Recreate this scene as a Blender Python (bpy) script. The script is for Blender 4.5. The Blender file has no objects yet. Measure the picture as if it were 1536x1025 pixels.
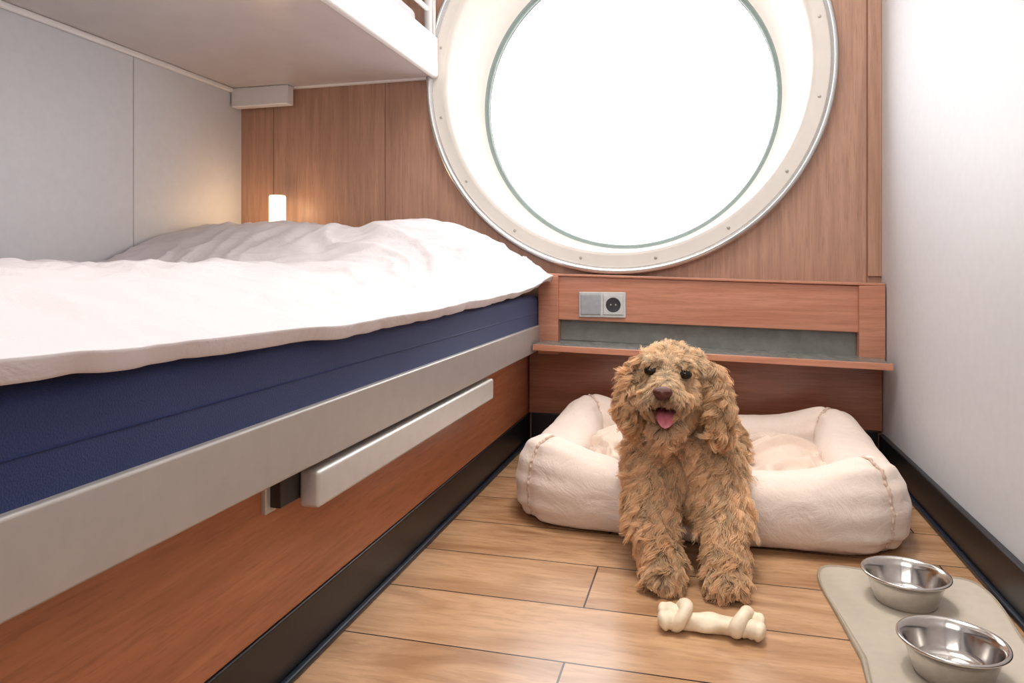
import bpy, bmesh, math, random
import numpy as np
from mathutils import Vector, Matrix, noise, kdtree, Euler
random.seed(7); np.random.seed(7)
sc=bpy.context.scene
sc.view_settings.view_transform='Standard'
sc.view_settings.look='None'
COL=sc.collection

# ---------------------------------------------------------------- materials
def s2l(c):
    return tuple(((x/255)/12.92 if x/255<=0.04045 else ((x/255+0.055)/1.055)**2.4) for x in c)
def newmat(name):
    m=bpy.data.materials.new(name); m.use_nodes=True
    nt=m.node_tree; b=nt.nodes['Principled BSDF']; return m,nt,b
def addbump(nt,b,src,strength,dist=0.01):
    bp=nt.nodes.new('ShaderNodeBump'); bp.inputs['Strength'].default_value=strength
    bp.inputs['Distance'].default_value=dist
    nt.links.new(src,bp.inputs['Height']); nt.links.new(bp.outputs[0],b.inputs['Normal'])
def coords(nt,scale=(1,1,1),loc=(0,0,0)):
    g=nt.nodes.new('ShaderNodeNewGeometry'); mp=nt.nodes.new('ShaderNodeMapping')
    mp.inputs['Scale'].default_value=scale; mp.inputs['Location'].default_value=loc
    nt.links.new(g.outputs['Position'],mp.inputs['Vector']); return mp.outputs[0]
def mix(nt,fac,a,b2):
    m=nt.nodes.new('ShaderNodeMix'); m.data_type='RGBA'
    for inp,v in ((m.inputs[0],fac),(m.inputs[6],a),(m.inputs[7],b2)):
        if hasattr(v,'links') or hasattr(v,'is_linked'): nt.links.new(v,inp)
        elif isinstance(v,tuple): inp.default_value=(*v,1)
        else: inp.default_value=v
    return m.outputs[2]
def ramp(nt,src,p0,p1):
    r=nt.nodes.new('ShaderNodeMapRange'); r.inputs[1].default_value=p0; r.inputs[2].default_value=p1
    nt.links.new(src,r.inputs[0]); return r.outputs[0]
def noisen(nt,vec,scale,detail=4,rough=.55,dist=0):
    n=nt.nodes.new('ShaderNodeTexNoise'); n.inputs['Scale'].default_value=scale
    n.inputs['Detail'].default_value=detail; n.inputs['Roughness'].default_value=rough
    n.inputs['Distortion'].default_value=dist
    nt.links.new(vec,n.inputs['Vector']); return n.outputs[0]
def plain(name,c,rough=.5,metal=0,bump=0,bscale=60,var=.06,sheen=0):
    m,nt,b=newmat(name); c=s2l(c)
    v=coords(nt); n=noisen(nt,v,bscale)
    d=tuple(x*(1-var*1.5) for x in c); l=tuple(min(1,x*(1+var)) for x in c)
    nt.links.new(mix(nt,ramp(nt,n,.3,.7),d,l),b.inputs['Base Color'])
    b.inputs['Roughness'].default_value=rough; b.inputs['Metallic'].default_value=metal
    if sheen: b.inputs['Sheen Weight'].default_value=sheen
    if bump: addbump(nt,b,n,bump,.004)
    return m
def wood(name,c1,c2,scale,rough=.4,coat=0):
    m,nt,b=newmat(name)
    v=coords(nt,scale); n=noisen(nt,v,6,8,.62,.6); n2=noisen(nt,v,28,4,.6)
    k=mix(nt,ramp(nt,n,.32,.68),s2l(c1),s2l(c2))
    k2=mix(nt,ramp(nt,n2,.5,.85),k,tuple(x*.78 for x in s2l(c1)))
    nt.links.new(k2,b.inputs['Base Color']); b.inputs['Roughness'].default_value=rough
    b.inputs['Coat Weight'].default_value=coat; b.inputs['Coat Roughness'].default_value=.15
    addbump(nt,b,n2,.08,.002)
    return m
M={}
M['wall']=plain('wall_laminate',(206,205,207),.5,0,.05,40,.02)
M['wallseam']=plain('wall_seam',(172,171,174),.6)
M['ceil']=plain('ceiling_paint',(235,233,230),.7,0,0,10,.01)
M['woodwall']=wood('wood_wall_veneer',(162,122,101),(188,146,122),(9,9,.45),.40)
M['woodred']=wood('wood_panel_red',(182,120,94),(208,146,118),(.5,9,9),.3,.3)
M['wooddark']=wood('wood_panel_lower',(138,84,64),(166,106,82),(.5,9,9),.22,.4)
M['woodbase']=wood('wood_bed_base',(158,94,62),(188,120,83),(9,.55,6),.33,.2)
M['seam']=plain('seam_dark',(134,96,77),.6)
M['black']=plain('kickboard_black',(16,17,21),.35)
M['lip']=plain('kickboard_lip',(24,34,46),.35)
M['white']=plain('white_powdercoat',(226,221,218),.35,0,0,20,.015)
M['under']=plain('bunk_underside',(190,180,176),.24,0,0,8,.03)
M['cream']=plain('window_frame_cream',(212,204,195),.35,0,0,20,.02)
M['chrome']=plain('rim_steel',(205,204,202),.22,.85,0,20,.02)
M['gasket']=plain('gasket',(122,134,128),.5)
M['alu']=plain('rail_alu',(180,174,168),.38,.3,0,30,.03)
M['alul']=plain('beam_alu',(206,202,196),.33,.25,0,30,.03)
M['steel']=plain('brushed_steel',(205,200,195),.16,1,0,90,.05)
M['screw']=plain('screw',(184,176,166),.35,.3)
M['darkmetal']=plain('bracket_dark',(70,66,64),.4,.6)
M['navy']=plain('mattress_navy',(27,46,96),.75,0,.35,500,.12,.1)
M['grey']=plain('shelf_grey',(128,128,123),.25,0,.05,25,.12)
M['socket']=plain('socket_plastic',(206,206,204),.35)
M['socketk']=plain('socket_key',(168,170,174),.35)
M['hole']=plain('socket_hole',(50,50,56),.5)
M['mat']=plain('feeding_mat_silicone',(188,176,159),.55,0,.05,60,.03)
M['matrim']=plain('feeding_mat_rim',(158,144,126),.5)
M['bone']=plain('rawhide',(236,218,190),.5,0,.2,60,.07)
M['nose']=plain('dog_nose',(92,48,39),.28,0,.5,500,.1)
M['eye']=plain('dog_eye',(24,13,8),.04)
M['mouth']=plain('dog_mouth',(60,22,20),.5)
M['tongue']=plain('dog_tongue',(206,114,124),.35,0,.2,300,.06)

def fabric(name,c1,c2,big=6,bumpbig=.5,weave=.15,sheen=.15):
    m,nt,b=newmat(name); v=coords(nt)
    n=noisen(nt,v,big,5,.55,.8); w=noisen(nt,v,900,2)
    nt.links.new(mix(nt,ramp(nt,w,.25,.75),s2l(c1),s2l(c2)),b.inputs['Base Color'])
    b.inputs['Roughness'].default_value=.85; b.inputs['Sheen Weight'].default_value=sheen
    a=nt.nodes.new('ShaderNodeBump'); a.inputs['Strength'].default_value=weave; a.inputs['Distance'].default_value=.001
    nt.links.new(w,a.inputs['Height'])
    a2=nt.nodes.new('ShaderNodeBump'); a2.inputs['Strength'].default_value=bumpbig; a2.inputs['Distance'].default_value=.02
    nt.links.new(n,a2.inputs['Height']); nt.links.new(a.outputs[0],a2.inputs['Normal'])
    nt.links.new(a2.outputs[0],b.inputs['Normal'])
    return m
M['duvet']=fabric('duvet_cotton',(214,206,207),(222,215,216),7,.6,.05,.05)
M['linen']=fabric('dog_bed_linen',(216,196,182),(236,219,206),12,.35,.3)
M['cushion']=fabric('dog_bed_cushion_linen',(212,188,170),(230,208,191),9,.4,.3)
M['seamlinen']=plain('linen_seam',(206,180,164),.85)

def floor_mat():
    m,nt,b=newmat('floor_oak_planks')
    v=coords(nt,(1,1,1),(0.20+1.3*2,-1.057+.1775*20,0))
    br=nt.nodes.new('ShaderNodeTexBrick'); nt.links.new(v,br.inputs['Vector'])
    br.offset=.5; br.offset_frequency=2; br.squash=1
    br.inputs['Scale'].default_value=1; br.inputs['Mortar Size'].default_value=.0016
    br.inputs['Mortar Smooth'].default_value=.1; br.inputs['Bias'].default_value=0
    br.inputs['Brick Width'].default_value=1.3; br.inputs['Row Height'].default_value=.1775
    br.inputs['Color1'].default_value=(0,0,0,1); br.inputs['Color2'].default_value=(1,1,1,1)
    br.inputs['Mortar'].default_value=(.5,.5,.5,1)
    g=coords(nt,(1.2,6,1))
    add=nt.nodes.new('ShaderNodeVectorMath'); add.operation='ADD'
    sc_=nt.nodes.new('ShaderNodeVectorMath'); sc_.operation='SCALE'; sc_.inputs['Scale'].default_value=7
    nt.links.new(br.outputs['Color'],sc_.inputs[0]); nt.links.new(g,add.inputs[0]); nt.links.new(sc_.outputs[0],add.inputs[1])
    n=noisen(nt,add.outputs[0],2.0,6,.6,1.4); n2=noisen(nt,add.outputs[0],14,5,.65,.5)
    c=mix(nt,ramp(nt,n,.34,.66),s2l((144,102,69)),s2l((194,153,115)))
    c=mix(nt,ramp(nt,n2,.48,.95),c,s2l((114,78,52)))
    bw=nt.nodes.new('ShaderNodeRGBToBW'); nt.links.new(br.outputs['Color'],bw.inputs[0])
    r=ramp(nt,bw.outputs[0],0,1)
    mr=nt.nodes.new('ShaderNodeMath'); mr.operation='MULTIPLY'; mr.inputs[1].default_value=.3; nt.links.new(r,mr.inputs[0])
    c=mix(nt,mr.outputs[0],c,s2l((206,166,128)))
    c=mix(nt,br.outputs['Fac'],c,s2l((44,30,24)))
    nt.links.new(c,b.inputs['Base Color'])
    b.inputs['Roughness'].default_value=.24
    inv=nt.nodes.new('ShaderNodeMath'); inv.operation='SUBTRACT'; inv.inputs[0].default_value=1
    nt.links.new(br.outputs['Fac'],inv.inputs[1])
    addbump(nt,b,inv.outputs[0],.5,.002)
    return m
M['floor']=floor_mat()

# ---------------------------------------------------------------- mesh helpers
def empty(name,loc=(0,0,0)):
    e=bpy.data.objects.new(name,None); e.location=loc; e.empty_display_size=.05; COL.objects.link(e); return e
def setparent(o,p):
    if p is not None:
        bpy.context.view_layer.update()
        o.parent=p; o.matrix_parent_inverse=Matrix.Translation(-Vector(p.location))
def obj(name,verts,faces,mat,parent=None,smooth=False,mats=None,fm=None):
    vs=np.array(verts,dtype=float); c=(vs.min(0)+vs.max(0))/2
    me=bpy.data.meshes.new(name); me.from_pydata([tuple(v-c) for v in vs],[],faces); me.update()
    o=bpy.data.objects.new(name,me); o.location=c; COL.objects.link(o)
    if mats:
        for m in mats: me.materials.append(m)
        if fm: me.polygons.foreach_set('material_index',fm)
    else: me.materials.append(mat)
    bm=bmesh.new(); bm.from_mesh(me); bmesh.ops.recalc_face_normals(bm,faces=bm.faces); bm.to_mesh(me); bm.free()
    if smooth: me.polygons.foreach_set('use_smooth',[True]*len(me.polygons))
    setparent(o,parent); return o
def hexa(name,x0,x1,y0,y1,zl0,zl1,zr0,zr1,mat,parent=None,bevel=.002,seg=2):
    v=[(x0,y0,zl0),(x1,y0,zr0),(x1,y1,zr0),(x0,y1,zl0),(x0,y0,zl1),(x1,y0,zr1),(x1,y1,zr1),(x0,y1,zl1)]
    f=[(0,3,2,1),(4,5,6,7),(0,1,5,4),(1,2,6,5),(2,3,7,6),(3,0,4,7)]
    o=obj(name,v,f,mat,parent)
    if bevel:
        bm=bmesh.new(); bm.from_mesh(o.data)
        bmesh.ops.bevel(bm,geom=list(bm.edges),offset=bevel,segments=seg,profile=.5,affect='EDGES')
        for fc in bm.faces: fc.smooth=True
        bm.to_mesh(o.data); bm.free()
        md=o.modifiers.new('wn','WEIGHTED_NORMAL')
    return o
def box(name,lo,hi,mat,parent=None,bevel=.002,seg=2):
    return hexa(name,lo[0],hi[0],lo[1],hi[1],lo[2],hi[2],lo[2],hi[2],mat,parent,bevel,seg)
def lathe(name,prof,center,mat,parent=None,n=96,axis='Z',mats=None,pm=None,cz=None):
    V=[];F=[];FM=[]
    for j,(r,h) in enumerate(prof):
        for i in range(n):
            a=2*math.pi*i/n
            if axis=='Z': V.append((center[0]+r*math.cos(a),center[1]+r*math.sin(a),center[2]+h))
            else:
                oc=cz[j] if cz else (center[0],center[2])
                V.append((oc[0]+r*math.cos(a),h,oc[1]+r*math.sin(a)))
    for j in range(len(prof)-1):
        for i in range(n):
            F.append((j*n+i,j*n+(i+1)%n,(j+1)*n+(i+1)%n,(j+1)*n+i)); FM.append(pm[j] if pm else 0)
    return obj(name,V,F,mat,parent,True,mats,FM if mats else None)
def tube(name,pts,rad,mat,parent=None,n=16,caps=True):
    pts=[Vector(p) for p in pts]; V=[];F=[]
    rads=rad if isinstance(rad,(list,tuple)) else [rad]*len(pts)
    up=None
    for i,p in enumerate(pts):
        t=(pts[min(i+1,len(pts)-1)]-pts[max(i-1,0)]).normalized()
        if up is None:
            up=Vector((0,0,1)) if abs(t.z)<.9 else Vector((1,0,0))
        s=t.cross(up).normalized(); up=s.cross(t).normalized()
        for k in range(n):
            a=2*math.pi*k/n; V.append(tuple(p+(s*math.cos(a)+up*math.sin(a))*rads[i]))
    for i in range(len(pts)-1):
        for k in range(n): F.append((i*n+k,i*n+(k+1)%n,(i+1)*n+(k+1)%n,(i+1)*n+k))
    if caps:
        F.append(tuple(range(n))); F.append(tuple(range((len(pts)-1)*n,len(pts)*n)))
    return obj(name,V,F,mat,parent,True)

# ---------------------------------------------------------------- room
D=2.40; XL=-1.711; XR=.522; YF=-1.5; ZC=2.3
box('floor',(XL-.05,YF-.05,-.05),(XR+.05,D+.05,0),M['floor'],None,0)
box('ceiling',(XL-.05,YF-.05,ZC),(XR+.05,D+.05,ZC+.05),M['ceil'],None,0)
box('wall_left',(XL-.05,YF-.05,0),(XL,D+.05,ZC),M['wall'],None,0)
box('wall_right',(XR,YF-.05,0),(XR+.05,D+.05,ZC),M['wall'],None,0)
box('wall_front',(XL,YF-.05,0),(XR,YF,ZC),M['wall'],None,0)
WC=(-.272,1.235); RH=.62
angs=sorted(set([2*math.pi*i/144 for i in range(144)]+[math.atan2(z-WC[1],x-WC[0])%(2*math.pi) for x in (XL,XR) for z in (0,ZC)]))
V=[];F=[]
for a in angs:
    c,s=math.cos(a),math.sin(a)
    tx=((XR if c>0 else XL)-WC[0])/c if abs(c)>1e-9 else 1e9
    tz=((ZC if s>0 else 0)-WC[1])/s if abs(s)>1e-9 else 1e9
    t=min(tx,tz)
    V+=[(WC[0]+RH*c,D,WC[1]+RH*s),(WC[0]+t*c,D,WC[1]+t*s),(WC[0]+RH*c,D+.05,WC[1]+RH*s),(WC[0]+t*c,D+.05,WC[1]+t*s)]
n=len(angs)
for i in range(n):
    j=(i+1)%n
    F+=[(4*i,4*i+1,4*j+1,4*j),(4*i+2,4*j+2,4*j+3,4*i+3),(4*i,4*j,4*j+2,4*i+2)]
obj('wall_back',V,F,M['woodwall'])
for k,x in enumerate((-1.57,-1.112,.4815)):
    box('trim_%d'%(k+1),(x-.0012,D-.001,.1),(x+.0012,D,ZC),M['seam'],None,0)
box('trim_4',(XL,1.8585,.0),(XL+.001,1.8615,ZC),M['wallseam'],None,0)
box('trim_5',(.4835,2.390,.56),(XR,D,ZC),M['woodwall'],None,.002)
box('baseboard_right',(.507,YF,0),(XR,2.36,.09),M['black'],None,.003)
box('trim_6',(.498,YF,0),(.508,2.36,.012),M['lip'],None,.003)

# ---------------------------------------------------------------- window
win=empty('window_1',(WC[0],D,WC[1]))
GC=(-.263,1.168)
prof=[(.672,2.40),(.672,2.372),(.668,2.364),(.660,2.360),(.652,2.364),(.648,2.374),(.645,2.376),(.612,2.374),(.600,2.377),(.593,2.388),(.562,2.47),(.528,2.535),(.516,2.540),(.511,2.548),(.504,2.550),(.501,2.560)]
pm=[1,1,1,1,1,0,0,0,0,0,0,0,2,2,2]
cz=[]
for r,h in prof:
    t=max(0,min(1,(h-2.376)/(2.53-2.376))); t=t if r<.62 else 0
    cz.append((WC[0]+(GC[0]-WC[0])*t,WC[1]+(GC[1]-WC[1])*t))
lathe('frame',prof,(WC[0],0,WC[1]),None,win,160,'Y',[M['cream'],M['chrome'],M['gasket']],pm,cz)
lathe('outer_sleeve',[(.66,2.40),(.66,2.57),(.501,2.57)],(WC[0],0,WC[1]),M['cream'],win,96,'Y',cz=[WC,(-.267,1.2),GC])
gm,nt,b=newmat('window_glass')
tr=nt.nodes.new('ShaderNodeBsdfTransparent'); gl=nt.nodes.new('ShaderNodeBsdfGlossy'); gl.inputs['Roughness'].default_value=.02
mx=nt.nodes.new('ShaderNodeMixShader'); mx.inputs[0].default_value=.04
nt.links.new(tr.outputs[0],mx.inputs[1]); nt.links.new(gl.outputs[0],mx.inputs[2]); nt.links.new(mx.outputs[0],nt.nodes['Material Output'].inputs[0])
lathe('glass',[(.504,2.556),(.0005,2.556)],(0,0,0),gm,win,96,'Y',cz=[GC,GC])
for i in range(16):
    a=2*math.pi*(i+.5)/16
    x=WC[0]+.628*math.cos(a); z=WC[1]+.628*math.sin(a)
    lathe('screw_%d'%i,[(.0052,2.376),(.0052,2.3738),(.004,2.373),(.0003,2.3725)],(0,0,0),M['screw'],win,16,'Y',cz=[(x,z)]*4)

# ---------------------------------------------------------------- lower berth
berth=empty('berth_bed',(-1.1,1.3,0))
box('rail',(-.5475,.25,.313),(-.5225,2.385,.396),M['alu'],berth,.004,3)
box('platform',(-1.705,.25,.33),(-.5475,2.39,.372),M['wooddark'],berth,.003)
box('base_panel',(-.60,.25,.0925),(-.575,2.39,.33),M['woodbase'],berth,.002)
box('kickboard',(-.60,.25,0),(-.571,2.39,.0925),M['black'],berth,.003)
box('kick_lip',(-.571,.25,0),(-.560,2.36,.010),M['lip'],berth,.003)
box('mattress',(-1.70,.27,.372),(-.532,2.372,.494),M['navy'],berth,.022,5)
tube('mattress_piping',[(-.5325,.3,.437),(-.5325,2.35,.437)],.0016,M['navy'],berth,8)
beam=empty('grab_beam',(-.535,1.3,.28))
box('beam_body',(-.552,.905,.250),(-.520,1.775,.303),M['alul'],beam,.006,4)
for k,y in enumerate((.92,1.70)):
    box('bracket_%d'%k,(-.576,y-.06,.262),(-.5515,y+.03,.300),M['darkmetal'],beam,.002)
    box('bracket_tab_%d'%k,(-.578,y-.07,.255),(-.568,y-.045,.312),M['alul'],beam,.002)

def sm(a,b,x):
    t=max(0,min(1,(x-a)/(b-a))); return t*t*(3-2*t)
def duvet():
    nx,ny=190,320; V=[];F=[]
    ys=[.2,.43,.8,1.19,1.45,1.66,1.9,2.1,2.25,2.36]; zs=[.500,.4985,.486,.4815,.485,.4895,.492,.498,.518,.553]
    for j in range(ny+1):
        y=.28+(2.365-.28)*j/ny
        zE=float(np.mean([np.interp(y+q,ys,zs) for q in (-.12,-.06,0,.06,.12)]))+.022+.0015*math.sin(y*17+1)
        xE=-.507+.003*math.sin(y*7)+.002*math.sin(y*27)+.030*sm(2.05,2.33,y)
        top=.586+.139*sm(1.62,2.14,y)-.14*sm(2.26,2.37,y)**1.5
        for i in range(nx+1):
            s=i/nx; x=-1.70+(xE+1.70)*(1-(1-s)**1.35)
            dd=(xE-x); t=max(0,min(1,dd/.52)); g=1-(1-t)**2.6
            tt=top+.018*math.exp(-((x+.84)/.18)**2)*sm(1.7,2.1,y)-.010*math.exp(-((x+1.10)/.12)**2)*sm(1.7,2.1,y)
            z=zE+(tt-zE)*g
            p=Vector((x*2.3,y*1.5,.3))
            w=noise.noise(p*2.0)*.010+noise.noise(p*5.1)*.008+noise.noise(p*11)*.003
            q=x*.75+y*.55+.18*noise.noise(p*1.6)
            rid=1-abs(noise.noise(Vector((q*11,(y-x)*1.6,2.2)))*2)
            w+=.016*max(0,rid-.35)*(0.6+.4*sm(1.1,2.0,y))
            rid2=1-abs(noise.noise(Vector(((x*.4-y*.9)*13,(y+x)*2.2,7.2)))*2)
            w+=.013*max(0,rid2-.45)
            rad=math.atan2(y-2.3,x+.55)
            w+=.008*math.sin(rad*26+3*noise.noise(p*2))*math.exp(-((x+.62)**2+(y-2.2)**2)/.06)
            w*=min(1,dd/.08+.08)
            V.append((x,y,z+w))
    for j in range(ny):
        for i in range(nx):
            a=j*(nx+1)+i; F.append((a,a+1,a+nx+2,a+nx+1))
    o=obj('duvet',V,F,M['duvet'],None,True)
    if sum(p.normal.z for p in o.data.polygons)<0: o.data.flip_normals()
    so=o.modifiers.new('s','SOLIDIFY'); so.thickness=.022; so.offset=-1
    bv=o.modifiers.new('sub','SUBSURF'); bv.levels=1; bv.render_levels=1
duvet()

# ---------------------------------------------------------------- upper bunk
bunk=empty('upper_bunk',(-1.3,1.3,1.3))
box('bunk_base',(-1.708,.35,1.257),(-.915,2.392,1.30),M['under'],bunk,.004)
box('bunk_side_fascia',(-.925,.35,1.251),(-.897,2.394,1.393),M['white'],bunk,.010,4)
box('bunk_end_fascia',(-1.70,2.372,1.252),(-.91,2.396,1.36),M['white'],bunk,.004)
box('wall_bracket',(-1.706,2.33,1.185),(-1.467,2.372,1.257),M['white'],bunk,.005)
box('wall_strip',(-1.709,.35,1.240),(-1.694,2.33,1.257),M['white'],bunk,.004)
box('bunk_mattress',(-1.69,.40,1.30),(-.94,2.36,1.40),M['navy'],bunk,.025,4)
box('bunk_bedding',(-1.69,.42,1.39),(-.945,2.30,1.47),M['duvet'],bunk,.03,5)
tube('guard_post',[(-.911,2.31,1.385),(-.911,2.31,1.62),(-.911,2.29,1.68),(-.911,2.23,1.70),(-.911,.6,1.70),(-.911,.52,1.68),(-.911,.5,1.62),(-.911,.5,1.385)],.013,M['white'],bunk,16)
tube('guard_bar_low',[(-.911,.5,1.47),(-.911,2.31,1.47)],.009,M['white'],bunk,12)
tube('guard_bar_mid',[(-.911,.5,1.58),(-.911,2.31,1.58)],.009,M['white'],bunk,12)
tube('guard_end',[(-.911,2.35,1.385),(-.911,2.355,1.52),(-.95,2.36,1.55),(-1.3,2.36,1.55)],.011,M['white'],bunk,12)

# ---------------------------------------------------------------- shelf console under the window
con=empty('wall_console',(0,2.35,.4))
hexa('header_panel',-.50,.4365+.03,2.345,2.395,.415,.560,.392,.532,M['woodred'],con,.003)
hexa('header_cap',-.52,.519,2.335,2.398,.560,.568,.532,.540,M['woodred'],con,.002)
hexa('top_bead',-.50,.47,2.338,2.342,.562,.567,.534,.539,M['white'],con,0)
box('side_left',(-.53,2.330,.30),(-.462,2.395,.560),M['woodred'],con,.003)
box('side_right',(.447,2.330,.30),(.519,2.395,.533),M['woodred'],con,.003)
hexa('upstand',-.462,.447,2.372,2.397,.345,.42,.318,.398,M['grey'],con,.002)
hexa('shelf_top',-.515,.507,2.205,2.372,.338,.346,.312,.320,M['grey'],con,.002)
hexa('shelf_edge',-.517,.509,2.196,2.206,.327,.346,.301,.320,M['woodred'],con,.002)
hexa('shelf_board',-.515,.507,2.206,2.372,.326,.338,.300,.312,M['woodred'],con,.002)
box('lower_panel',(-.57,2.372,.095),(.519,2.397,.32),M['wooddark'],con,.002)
box('baseboard_back',(-.56,2.362,0),(.505,2.397,.097),M['black'],None,.003)

so=empty('wall_socket',(-.318,2.34,.466))
box('frame_plate',(-.394,2.337,.424),(-.242,2.345,.507),M['socket'],so,.003,3)
box('switch_key',(-.388,2.333,.433),(-.323,2.338,.499),M['socketk'],so,.003,3)
box('outlet_face',(-.314,2.334,.433),(-.249,2.338,.499),M['socket'],so,.003,3)
lathe('outlet_well',[(.024,2.3335),(.0215,2.3325),(.019,2.3335),(.017,2.3337),(.0003,2.3337)],(0,0,0),M['hole'],so,40,'Y',cz=[(-.2815,.466)]*5)
for k,dx in enumerate((-.008,.008)):
    lathe('pin_%d'%k,[(.0028,2.3336),(.0028,2.3325),(.0002,2.3325)],(0,0,0),M['screw'],so,12,'Y',cz=[(-.2815+dx,.466)]*3)

lamp=empty('wall_lamp',(-1.512,2.34,.78))
lm,nt,b=newmat('lamp_shade_glow')
b.inputs['Base Color'].default_value=(1,.85,.65,1); b.inputs['Emission Color'].default_value=(1,.80,.52,1); b.inputs['Emission Strength'].default_value=2.2
lathe('shade',[(.0005,.69),(.027,.69),(.030,.695),(.030,.846),(.027,.851),(.0005,.851)],(-1.512,2.335,0),lm,lamp,32)
lathe('lamp_foot',[(.0005,.66),(.02,.66),(.022,.665),(.022,.692),(.0005,.692)],(-1.512,2.335,0),M['alul'],lamp,32)
box('lamp_mount',(-1.53,2.345,.665),(-1.494,2.398,.685),M['alul'],lamp,.003)
L=bpy.data.lights.new('lamp_bulb','POINT'); L.energy=1.0; L.color=(1,.68,.38); L.shadow_soft_size=.03
lo=bpy.data.objects.new('lamp_bulb',L); lo.location=(-1.512,2.285,.80); COL.objects.link(lo); setparent(lo,lamp)

# ---------------------------------------------------------------- feeding mat + bowls + chew bone
def mat_obj():
    V=[];F=[]; N=240
    cx,cy=.352,1.172; hx,hy=.147,.352
    outl=[]
    for i in range(N):
        a=2*math.pi*i/N; c,s=math.cos(a),math.sin(a); e=2/9
        x=math.copysign(abs(c)**e,c); y=math.copysign(abs(s)**e,s)
        wx=hx*(1-.15*(.5+.5*math.cos(math.pi*min(1,abs(y)*1.15))))
        wy=hy*(1-.03*(.5+.5*math.cos(x*math.pi)))
        outl.append((cx+x*wx,cy+y*wy))
    rings=[(1,.0),(1,.006),(.985,.0085),(.97,.006),(.955,.003),(.0,.003)]
    for k,(sc_,z) in enumerate(rings):
        for (x,y) in outl:
            dx,dy=x-cx,y-cy
            if sc_>0:
                l=math.hypot(dx,dy); off=(1-sc_)*.28
                V.append((cx+dx*(1-off/l) ,cy+dy*(1-off/l),z+.0005))
        if sc_==0: V.append((cx,cy,z+.0005))
    for k in range(4):
        for i in range(N):
            j=(i+1)%N; F.append((k*N+i,k*N+j,(k+1)*N+j,(k+1)*N+i))
    for i in range(N): F.append((4*N+i,4*N+(i+1)%N,5*N))
    fm=[1]*(3*N)+[0]*(2*N)
    obj('feeding_mat',V,F,None,None,True,[M['mat'],M['matrim']],fm)
mat_obj()
bp=[(.0005,.0),(.052,.0),(.056,.003),(.058,.010),(.067,.036),(.072,.044),(.0775,.0475),(.0800,.0500),(.0795,.0520),(.0765,.0528),(.0735,.0515),(.0690,.0470),(.0650,.0390),(.0580,.0160),(.0520,.0085),(.040,.006),(.0005,.005)]
for (x,y,sx) in ((.342,1.395,.89),(.345,1.16,.90)):
    lathe('steel_bowl',[(r*sx,h) for r,h in bp],(x,y,.0037),M['steel'],None,72)

def bone():
    e=empty('rawhide_chew_bone',(.01,1.2,.02))
    A=Vector((-.036,1.200,.022)); B=Vector((.059,1.201,.022)); d=(B-A).normalized(); s=Vector((-d.y,d.x,0))
    V=[];F=[];n=28;m=60
    for i in range(m+1):
        t=i/m; c=A.lerp(B,t)
        r=.0125+.0025*math.exp(-((t-.5)/.4)**2)
        for k in range(n):
            a=2*math.pi*k/n
            rr=r*(1+.07*math.sin(a*3+t*9)+.05*math.sin(a*2-t*14))
            V.append(tuple(c+s*math.cos(a)*rr*1.15+Vector((0,0,1))*(math.sin(a)*rr-.006)))
    for i in range(m):
        for k in range(n): F.append((i*n+k,i*n+(k+1)%n,(i+1)*n+(k+1)%n,(i+1)*n+k))
    F+= [tuple(range(n)),tuple(range(m*n,m*n+n))]
    obj('shaft',V,F,M['bone'],e,True)
    for side,(P,sg) in enumerate(((A,-1),(B,1))):
        pts=[];rad=[]
        for i in range(41):
            a=2*math.pi*i/40
            pts.append(P+d*(.009*math.sin(a+side))+s*math.cos(a)*.0165+Vector((0,0,1))*(math.sin(a)*.0135+.002)); rad.append(.0112+.0015*math.sin(2*a+side))
        tube('knot_loop_%d'%side,pts,rad,M['bone'],e,16,False)
        for w,(off,ang,zz) in enumerate(((.0110,.1,.000),(-.0105,-.1,-.003))):
            pts=[];rad=[]
            for i in range(22):
                t=i/21
                pts.append(P+d*sg*(.000+.035*t)+s*(off*(.8+t*.4)+ang*.005*t*t)+Vector((0,0,zz-.001+.003*math.sin(t*3)-.004*t)))
                rad.append(.0158*math.sqrt(max(.004,1-(max(0,t-.60)/.405)**2.6))*(.84+.20*t)*(1+.05*math.sin(t*17+w)))
            tube('flap_%d_%d'%(side,w),pts,rad,M['bone'],e,18)
bone()

# ---------------------------------------------------------------- dog bed
bed=empty('dog_bed',(-.003,1.92,0))
BC=(-.003,1.925)
BROT=math.radians(-1.3)
def BW(x,y,z):
    c,s=math.cos(BROT),math.sin(BROT); return (BC[0]+x*c-y*s,BC[1]+x*s+y*c,z)
BA,BB=.364,.300
def spath(th,a,b,e=9.0):
    c,s=math.cos(th),math.sin(th)
    r=(abs(c/a)**e+abs(s/b)**e)**(-1/e)
    return Vector((r*c,r*s,0))
def bprof(p,nr,dc,c,s,L=0,ph=0,corner=(0,0)):
    ex=2/2.6
    cx=math.copysign(abs(c)**ex,c); cy=math.copysign(abs(s)**ex,s)
    wr=.078; hr=.075
    wide=math.exp(-(dc/.10)**2); seam=math.exp(-(dc/.011)**2)
    rr=1+.05*noise.noise(Vector((p.x*5,p.y*5,ph)))
    rr*=1-.085*seam
    rr*=1+.032*math.sin(ph*13+2*noise.noise(Vector((p.x*8,p.y*8,1))))*math.exp(-(dc/.06)**2)
    rr*=1+.022*noise.noise(Vector((p.x*16,p.y*16,ph*2.5)))+.012*noise.noise(Vector((p.x*40,p.y*40,ph*5)))
    z=hr+cy*hr*rr
    if s>0: z+=(.042*wide)*s**2
    if p.y<-.2: z*=1-.40*math.exp(-(abs(p.x+.042)/.115)**4)
    q=p+nr*(cx*wr*rr*(1-.10*wide))
    return q,max(z,.002)
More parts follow.
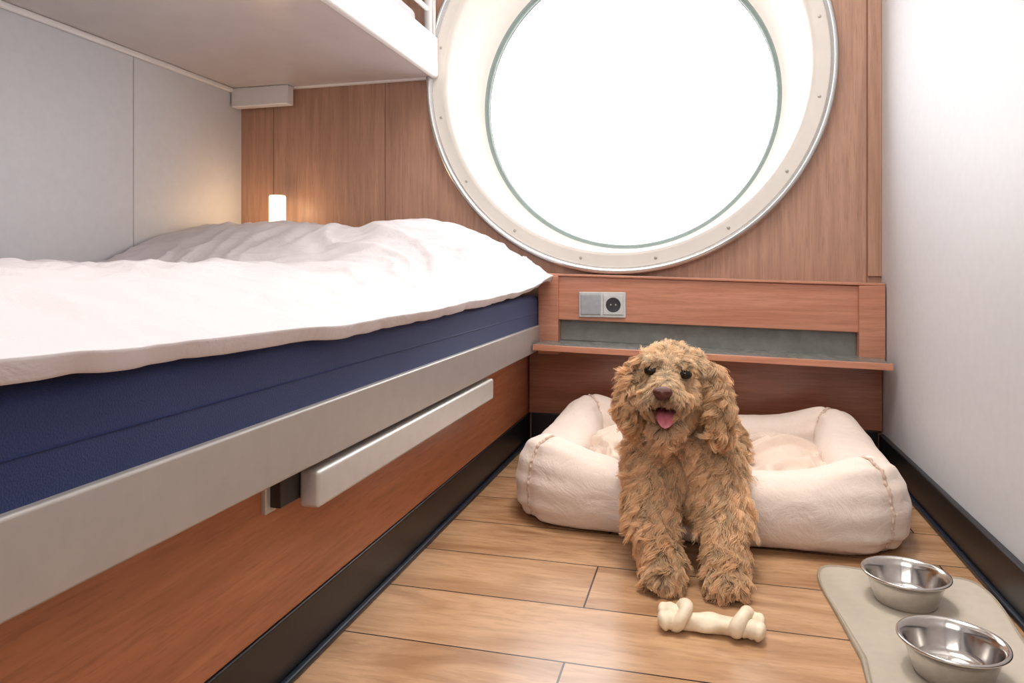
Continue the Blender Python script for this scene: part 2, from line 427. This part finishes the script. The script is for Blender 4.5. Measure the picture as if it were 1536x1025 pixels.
def bolster():
    N=760;K=64;V=[];F=[]; a,b=BA,BB
    P=[spath(2*math.pi*i/4000,a,b) for i in range(4001)]
    CR=[spath(math.atan2(sy*b,sx*a),a,b) for sx,sy in ((-1,-1),(1,-1),(1,1),(-1,1))]
    Ls=[0]
    for i in range(4000): Ls.append(Ls[-1]+(P[i+1]-P[i]).length)
    tot=Ls[-1]; idx=0
    for i in range(N):
        L=tot*i/N
        while Ls[idx+1]<L: idx+=1
        p=P[idx].lerp(P[idx+1],(L-Ls[idx])/(Ls[idx+1]-Ls[idx]))
        t=(P[(idx+45)%4000]-P[(idx-45)%4000]).normalized(); nrm=Vector((t.y,-t.x,0))
        dc=min((p-q).length for q in CR)
        for k in range(K):
            ph=2*math.pi*k/K
            q,z=bprof(p,nrm,dc,math.cos(ph),math.sin(ph),L,ph)
            V.append(BW(q.x,q.y,z))
    for i in range(N):
        j=(i+1)%N
        for k in range(K):
            l=(k+1)%K; F.append((i*K+k,i*K+l,j*K+l,j*K+k))
    obj('bolster',V,F,M['linen'],bed,True)
    for ci,(sx,sy) in enumerate(((-1,-1),(1,-1),(1,1),(-1,1))):
        pts=[];rad=[]
        p=CR[ci]; base=math.atan2(sy*b,sx*a)
        t=(spath(base+.07,a,b)-spath(base-.07,a,b)).normalized(); nr=Vector((t.y,-t.x,0))
        for i in range(90):
            ph=-1.1+3.6*i/89
            q,z=bprof(p,nr,0,math.cos(ph),math.sin(ph),0,ph)
            pts.append(BW(q.x+t.x*.0015*math.sin(i*1.3),q.y+t.y*.0015*math.sin(i*1.3),z+.002)); rad.append(.0034+.0012*math.sin(i*1.9))
        tube('seam_%d'%ci,pts,rad,M['seamlinen'],bed,8)
bolster()
def cushion():
    NX,NY=190,160;V=[];F=[]
    hx,hy=.330,.265
    for lay in (1,0):
        for j in range(NY+1):
            for i in range(NX+1):
                u=-1+2*i/NX; v=-1+2*j/NY
                x=u*hx; y=v*hy
                edge=(1-abs(u)**6)*(1-abs(v)**6)
                p=Vector((x*7,y*7,1.1))
                if lay:
                    z=.045+.052*max(0,edge)**.5
                    n1=noise.noise(p); rid=1-abs(noise.noise(Vector((x*8+3*n1*.6,y*12+n1*2,4)))*2.2)
                    k=max(0,rid-.35); k=k*k/(k+.12)
                    z+=(.012*n1+.046*k)*min(1,edge*2)
                    z+=.036*math.exp(-(((x-.21)/.09)**2+((y-.06)/.12)**2))+.034*math.exp(-(((x+.21)/.08)**2+((y-.06)/.12)**2))
                    dent=math.exp(-(abs(x+.03)/.125)**4)*math.exp(-(max(0,y-.14)/.06)**2)
                    z=z*(1-dent)+min(z,.072)*dent
                else: z=.004
                V.append(BW(x,y,z))
    W=NX+1; O=(NX+1)*(NY+1)
    for j in range(NY):
        for i in range(NX):
            a=j*W+i; F.append((a,a+1,a+W+1,a+W)); F.append((O+a,O+a+W,O+a+W+1,O+a+1))
    for i in range(NX):
        F.append((i,O+i,O+i+1,i+1)); t=NY*W+i; F.append((t,t+1,O+t+1,O+t))
    for j in range(NY):
        a=j*W; F.append((a,a+W,O+a+W,O+a)); a=j*W+NX; F.append((a,O+a,O+a+W,a+W))
    obj('cushion',V,F,M['cushion'],bed,True)
cushion()

# ---------------------------------------------------------------- dog
dog=empty('dog',(-.04,1.6,0))
bm=bmesh.new()
def ell(c,r,rot=(0,0,0)):
    if isinstance(r,(int,float)): r=(r,r,r)
    mt=Matrix.Translation(c)@Euler(rot).to_matrix().to_4x4()@Matrix.Diagonal((*r,1))
    bmesh.ops.create_icosphere(bm,subdivisions=3,radius=1,matrix=mt)
def chain(pts,step=.3):
    for (p0,r0),(p1,r1) in zip(pts[:-1],pts[1:]):
        p0=Vector(p0);p1=Vector(p1); n=max(2,int((p1-p0).length/(min(r0,r1)*step))+1)
        for i in range(n+1):
            t=i/n; ell(p0.lerp(p1,t),r0+(r1-r0)*t)
chain([((-.045,1.575,.195),.084),((-.045,1.63,.200),.088),((-.045,1.76,.175),.084),((-.03,1.90,.160),.078)])
ell((-.043,1.545,.165),(.070,.052,.070))
chain([((-.048,1.60,.24),.072),((-.060,1.555,.315),.054)])
for X in ((-.100,-.106,-.090,-.070,1.0),(.016,.034,.039,.038,1.0)):
    chain([((X[0],1.545,.19),.050),((X[1],1.48,.118),.041),((X[2],1.415,.060),.033),((X[3],1.375,.036),.032)])
    ell((X[3],1.350,.024),(.036,.036,.023))
    for k in range(4):
        dx=(-.026,-.0090,.0090,.026)[k]
        ell((X[3]+dx,1.321+(.007 if k in(0,3) else 0),.0175),(.0104,.019,.0165))
for sx,tx in ((-1,-.10),(1,.035)):
    chain([((tx,1.93,.150),.062),((tx+sx*.02,1.86,.130),.048),((tx+sx*.022,1.93,.112),.027),((tx+sx*.025,1.83,.106),.022)])
    ell((tx+sx*.025,1.80,.106),(.026,.034,.018))
chain([((0,1.98,.155),.028),((.05,2.03,.14),.020),((.10,2.02,.130),.014)])
# head
ell((-.066,1.522,.370),(.060,.064,.055))
ell((-.067,1.485,.374),(.047,.044,.038))
ell((-.103,1.495,.328),(.031,.036,.036)); ell((-.032,1.495,.328),(.031,.036,.036))
chain([((-.070,1.47,.355),.036),((-.073,1.405,.347),.027)])
ell((-.094,1.405,.337),(.023,.030,.020)); ell((-.052,1.405,.337),(.023,.030,.020))
chain([((-.067,1.50,.30),.042),((-.071,1.465,.285),.027),((-.072,1.408,.270),.017)])
ell((-.100,1.452,.4015),(.019,.014,.010)); ell((-.034,1.452,.3975),(.019,.014,.010))
def ear(pts):
    for (p0,r0),(p1,r1) in zip(pts[:-1],pts[1:]):
        p0=Vector(p0);p1=Vector(p1)
        for i in range(7):
            t=i/6; r=r0+(r1-r0)*t; ell(p0.lerp(p1,t),(r*.5,r*1.15,r))
ear([((-.118,1.525,.392),.018),((-.140,1.512,.358),.025),((-.149,1.488,.312),.027),((-.144,1.482,.286),.018)])
ear([((-.014,1.525,.395),.018),((.012,1.512,.362),.025),((.030,1.488,.314),.029),((.032,1.482,.274),.020)])
me=bpy.data.meshes.new('dog_raw'); bm.to_mesh(me); bm.free()
raw=bpy.data.objects.new('dog_raw',me); COL.objects.link(raw)
r=raw.modifiers.new('r','REMESH'); r.mode='VOXEL'; r.voxel_size=.005; r.use_smooth_shade=True
s_=raw.modifiers.new('s','SMOOTH'); s_.iterations=4; s_.factor=.5
dg=bpy.context.evaluated_depsgraph_get()
bme=bpy.data.meshes.new_from_object(raw.evaluated_get(dg)); bme.name='dog_body'
bpy.data.objects.remove(raw)
body=bpy.data.objects.new('body',bme); COL.objects.link(body)
bme.materials.clear()
bme.polygons.foreach_set('use_smooth',[True]*len(bme.polygons))

LIGHT=np.array([.98,.715,.45]); MID=np.array([.92,.595,.33]); DARK=np.array([.34,.155,.075])
EYES=[Vector((-.1015,1.449,.3840)),Vector((-.0335,1.449,.3795))]
NOSE=Vector((-.0735,1.370,.353)); MOUTH=Vector((-.071,1.392,.311))
BR=Vector((-.070,1.415,.378))
def furcol(p,rnd=0):
    x,y,z=p
    t=.5+.9*noise.noise(Vector((x*14,y*14,z*14)))+rnd
    head=z>.25 and y<1.60
    if head:
        if y<1.462 and z<.365:
            k=math.exp(-((Vector(p)-MOUTH).length/.034)**2); c=(MID*.50+LIGHT*.45)*(1-k)+DARK*k
        elif x<-.118 or x>.002: c=MID*.82+LIGHT*.08
        else: c=LIGHT
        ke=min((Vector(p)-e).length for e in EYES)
        c=c*(1-.62*math.exp(-(ke/.015)**2))  # dark fur ring, with the hair shadow around the eyes painted in
        # shade of the fold between ear and cheek, painted into the fur colour
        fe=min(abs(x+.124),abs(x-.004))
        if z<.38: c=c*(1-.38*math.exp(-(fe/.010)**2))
    elif z<.09 and y<1.5: c=MID*.85+LIGHT*.10
    elif y>1.75: c=MID*.85
    else: c=LIGHT*.5+MID*.5
    return c*(.80+.30*max(0,min(1,t)))
def furmat():
    m,nt,b=newmat('dog_fur')
    at=nt.nodes.new('ShaderNodeAttribute'); at.attribute_name='fcol'
    nt.links.new(at.outputs['Color'],b.inputs['Base Color'])
    b.inputs['Roughness'].default_value=.42; b.inputs['Sheen Weight'].default_value=.1
    b.inputs['Specular IOR Level'].default_value=.5
    tl=nt.nodes.new('ShaderNodeBsdfTranslucent'); nt.links.new(at.outputs['Color'],tl.inputs[0])
    mx=nt.nodes.new('ShaderNodeMixShader'); mx.inputs[0].default_value=.28
    nt.links.new(b.outputs[0],mx.inputs[1]); nt.links.new(tl.outputs[0],mx.inputs[2])
    nt.links.new(mx.outputs[0],nt.nodes['Material Output'].inputs[0])
    return m
M['fur']=furmat(); bme.materials.append(M['fur'])
nv=len(bme.vertices); co=np.empty(nv*3); bme.vertices.foreach_get('co',co); co=co.reshape(-1,3)
no=np.empty(nv*3); bme.vertices.foreach_get('normal',no); no=no.reshape(-1,3)
ca=bme.attributes.new('fcol','FLOAT_COLOR','POINT')
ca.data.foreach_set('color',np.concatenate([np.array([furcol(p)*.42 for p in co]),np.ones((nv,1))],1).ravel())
setparent(body,dog)

bme.calc_loop_triangles()
nt_=len(bme.loop_triangles); tri=np.empty(nt_*3,dtype=np.int32); bme.loop_triangles.foreach_get('vertices',tri); tri=tri.reshape(-1,3)
A,B,C=co[tri[:,0]],co[tri[:,1]],co[tri[:,2]]
area=np.linalg.norm(np.cross(B-A,C-A),axis=1)/2
def sample(N):
    w=area.copy(); cen=(A+B+C)/3
    w[(cen[:,2]>.24)&(cen[:,1]<1.6)]*=2.2
    w[cen[:,1]>1.75]*=.45
    ti=np.random.choice(nt_,N,p=w/w.sum()); r1=np.sqrt(np.random.rand(N,1)); r2=np.random.rand(N,1)
    p=A[ti]*(1-r1)+B[ti]*r1*(1-r2)+C[ti]*r1*r2
    nn=no[tri[ti,0]]*(1-r1)+no[tri[ti,1]]*r1*(1-r2)+no[tri[ti,2]]*r1*r2
    nn/=np.linalg.norm(nn,axis=1,keepdims=True)
    return p,nn
def masked(p,n):
    v=Vector(p)
    if any((v-e).length<.0125 for e in EYES): return True
    if (v-NOSE).length<.018: return True
    if p[1]<1.46 and .288<p[2]<.328 and abs(p[0]+.071)<.026: return True
    if p[2]<.012: return True
    return False
NP=13
def guide(p,n):
    p=Vector(p); n=Vector(n)
    head=p.z>.255 and p.y<1.60
    down=Vector((0,0,-1)); jit=.30; lift=.8; ak=1
    if head:
        away=p-BR; away=away-n*away.dot(n)
        if away.length>1e-5: away.normalize()
        isear=p.x<-.122 or p.x>.006
        if p.z>.405 and not isear: flow=away*.7+Vector((random.uniform(-.6,.6),random.uniform(-.5,.3),0)); ln=.021; jit=.35; lift=.65
        elif isear: flow=down+n*.25; ln=.036; lift=.7; ak=1.1
        elif p.y<1.465 and p.z>.33: flow=away*.8+down*.7; ln=.010 if p.z>.355 else .018; lift=.5
        elif p.y<1.46: flow=down*1.0+Vector((0,.1,0)); ln=.026
        elif p.z<.31: flow=down+Vector(((p.x+.067)*3,0,0)); ln=.028
        else: flow=away*.6+down*.7; ln=.013; lift=.6
        de=min((p-e).length for e in EYES)
        if de<.030: ln=min(ln,.009 if p.z>.390 else .006); lift=.5
        if (p-NOSE).length<.032: ln=min(ln,.006); lift=.3
    elif p.z<.10 and p.y<1.52:
        flow=down*.8+Vector((0,-.35,0)); ln=.029; lift=.65
        if p.z<.035: ln=.014
    elif p.y<1.70: flow=down+Vector((.12*(p.x+.045)/.1,-.05,0)); ln=.044; jit=.24; ak=1.05; lift=.65
    else: flow=Vector((-.1,.8,-.6)); ln=.026
    if ln>.012: flow=flow.normalized()+Vector([random.gauss(0,jit) for _ in range(3)])
    flow=(flow-n*flow.dot(n)*.9)
    if flow.length<1e-4: flow=down
    flow.normalize()
    ln*=random.uniform(.75,1.3)
    side=flow.cross(n); side=side.normalized() if side.length>1e-4 else Vector((1,0,0))
    amp=min(.0060,ln*.17)*random.uniform(.5,1.3)*ak; wl=random.uniform(.022,.034); ph=random.uniform(0,6.28)
    pts=[]; q=p.copy()
    for k in range(NP):
        t=k/(NP-1)
        if k:
            d=(n*(lift*(1-t)**2+.10)+flow*(.45+.8*t)+down*.12*t).normalized(); q=q+d*(ln/(NP-1))
        a=ph+2*math.pi*t*ln/wl
        w=amp*min(1,t*1.8)
        pts.append(q+side*(math.sin(a)*w)+n*(math.cos(a)*w*.6))
    return pts
gp,gn=sample(4100)
keep=[i for i in range(len(gp)) if not masked(gp[i],gn[i])]
G=[guide(gp[i],gn[i]) for i in keep]; G=np.array([[tuple(v) for v in g] for g in G])
kd=kdtree.KDTree(len(keep))
for i,k in enumerate(keep): kd.insert(gp[k],i)
kd.balance()
grnd=np.random.uniform(-.3,.3,len(keep)); gbr=np.random.uniform(.84,1.12,len(keep))
cp,cn=sample(200000)
P=[];R=[];CC=[]
tt=np.linspace(0,1,NP)
for i in range(len(cp)):
    if masked(cp[i],cn[i]): continue
    near=kd.find_n(cp[i],2)
    (_,g1,d1),(_,g2,d2)=near
    wgt=d2/(d1+d2+1e-9); wgt=min(1,.5+(wgt-.5)*4.2)
    g=G[g1]*wgt+G[g2]*(1-wgt)
    off=cp[i]-g[0]
    cl=(1-.60*tt)[:,None]
    ls=random.uniform(.70,1.15)
    jit=np.random.normal(0,.0017,3)
    s=g[0]+(g-g[0])*ls+off*cl+jit*(tt**1.3)[:,None]
    s[:,2]=np.maximum(s[:,2],.0015)
    P.append(s)
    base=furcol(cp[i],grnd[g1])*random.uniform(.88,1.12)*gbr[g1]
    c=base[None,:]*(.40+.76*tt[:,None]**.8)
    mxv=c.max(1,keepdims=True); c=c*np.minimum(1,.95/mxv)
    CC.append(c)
    R.append(.00050*(1-.55*tt))
P=np.array(P);R=np.array(R);CC=np.array(CC); NS=len(P)
hc=bpy.data.hair_curves.new('dog_fur'); hc.add_curves([NP]*NS)
hc.attributes['position'].data.foreach_set('vector',P.astype(np.float32).ravel())
ra=hc.attributes.get('radius') or hc.attributes.new('radius','FLOAT','POINT')
ra.data.foreach_set('value',R.astype(np.float32).ravel())
fc=hc.attributes.new('fcol','FLOAT_COLOR','POINT')
fc.data.foreach_set('color',np.concatenate([CC.reshape(-1,3),np.ones((NS*NP,1))],1).astype(np.float32).ravel())
hc.materials.append(M['fur'])
ho=bpy.data.objects.new('fur_coat',hc); COL.objects.link(ho); setparent(ho,dog)
print('strands',NS)
def ellobj(name,c,r,mat,rot=(0,0,0),fn=None):
    b2=bmesh.new(); bmesh.ops.create_uvsphere(b2,u_segments=32,v_segments=20,radius=1)
    mt=Euler(rot).to_matrix()
    vs=[]
    for v in b2.verts:
        q=Vector((v.co.x*r[0],v.co.y*r[1],v.co.z*r[2]))
        if fn: q=fn(q,v.co)
        vs.append(tuple(Vector(c)+mt@q))
    fs=[tuple(v.index for v in f.verts) for f in b2.faces]; b2.free()
    return obj(name,vs,fs,mat,dog,True)
ellobj('eye_l',EYES[0],(.0125,.0100,.0100),M['eye'],(0,-.1,0)); ellobj('eye_r',EYES[1],(.0125,.0100,.0100),M['eye'],(0,.15,0))
def nosefn(q,u):
    q=q.copy(); q.x*=1+.25*u.z
    if abs(abs(u.x)-.5)<.28 and u.z<.2 and u.y<-.3: q.y+=.0035
    return q
ellobj('nose',NOSE,(.0180,.013,.0130),M['nose'],(0,0,0),nosefn)
ellobj('mouth_inside',(-.071,1.452,.306),(.024,.022,.017),M['mouth'])
def tonguefn(q,u):
    q=q.copy(); q.z-=.35*max(0,-u.y)**2*.028; q.z-=.003*math.exp(-(u.x/.25)**2)*(u.z>0)
    return q
ellobj('tongue',(-.070,1.410,.305),(.0180,.034,.0055),M['tongue'],(.30,0,.03),tonguefn)

# ---------------------------------------------------------------- lighting
w=bpy.data.worlds.new('overcast_sky'); sc.world=w; w.use_nodes=True
bg=w.node_tree.nodes['Background']; bg.inputs[0].default_value=(.95,.975,1,1); bg.inputs[1].default_value=6.2
def area(name,loc,rot,size,power,col,sy=None):
    l=bpy.data.lights.new(name,'AREA'); l.energy=power; l.color=col; l.size=size
    if sy: l.shape='RECTANGLE'; l.size_y=sy
    o=bpy.data.objects.new(name,l); o.location=loc; o.rotation_euler=rot; COL.objects.link(o)
area('ceiling_light',(-.15,1.2,ZC-.02),(0,0,0),.9,25,(1,.98,.95),1.1)
area('camera_side_fill',(-.45,-1.2,1.75),(math.radians(72),0,math.radians(0)),1.4,20,(1,.98,.965),.9)  # unseen fill lamp added behind the camera to brighten the wall under the bunk
sp=bpy.data.lights.new('ceiling_downlight','SPOT'); sp.energy=50; sp.color=(1,.96,.91); sp.spot_size=math.radians(52); sp.spot_blend=.9; sp.shadow_soft_size=.06
spo=bpy.data.objects.new('ceiling_downlight',sp); spo.location=(.0,1.46,ZC-.03); COL.objects.link(spo)

# ---------------------------------------------------------------- camera
cam=bpy.data.cameras.new('camera'); cam.sensor_width=36; cam.lens=1080/1536*36
cam.shift_y=-112.5/1536; cam.clip_start=.02
co_=bpy.data.objects.new('camera',cam); co_.location=(0,0,.59)
co_.rotation_euler=(math.radians(90),0,math.radians(14.88)); COL.objects.link(co_); sc.camera=co_
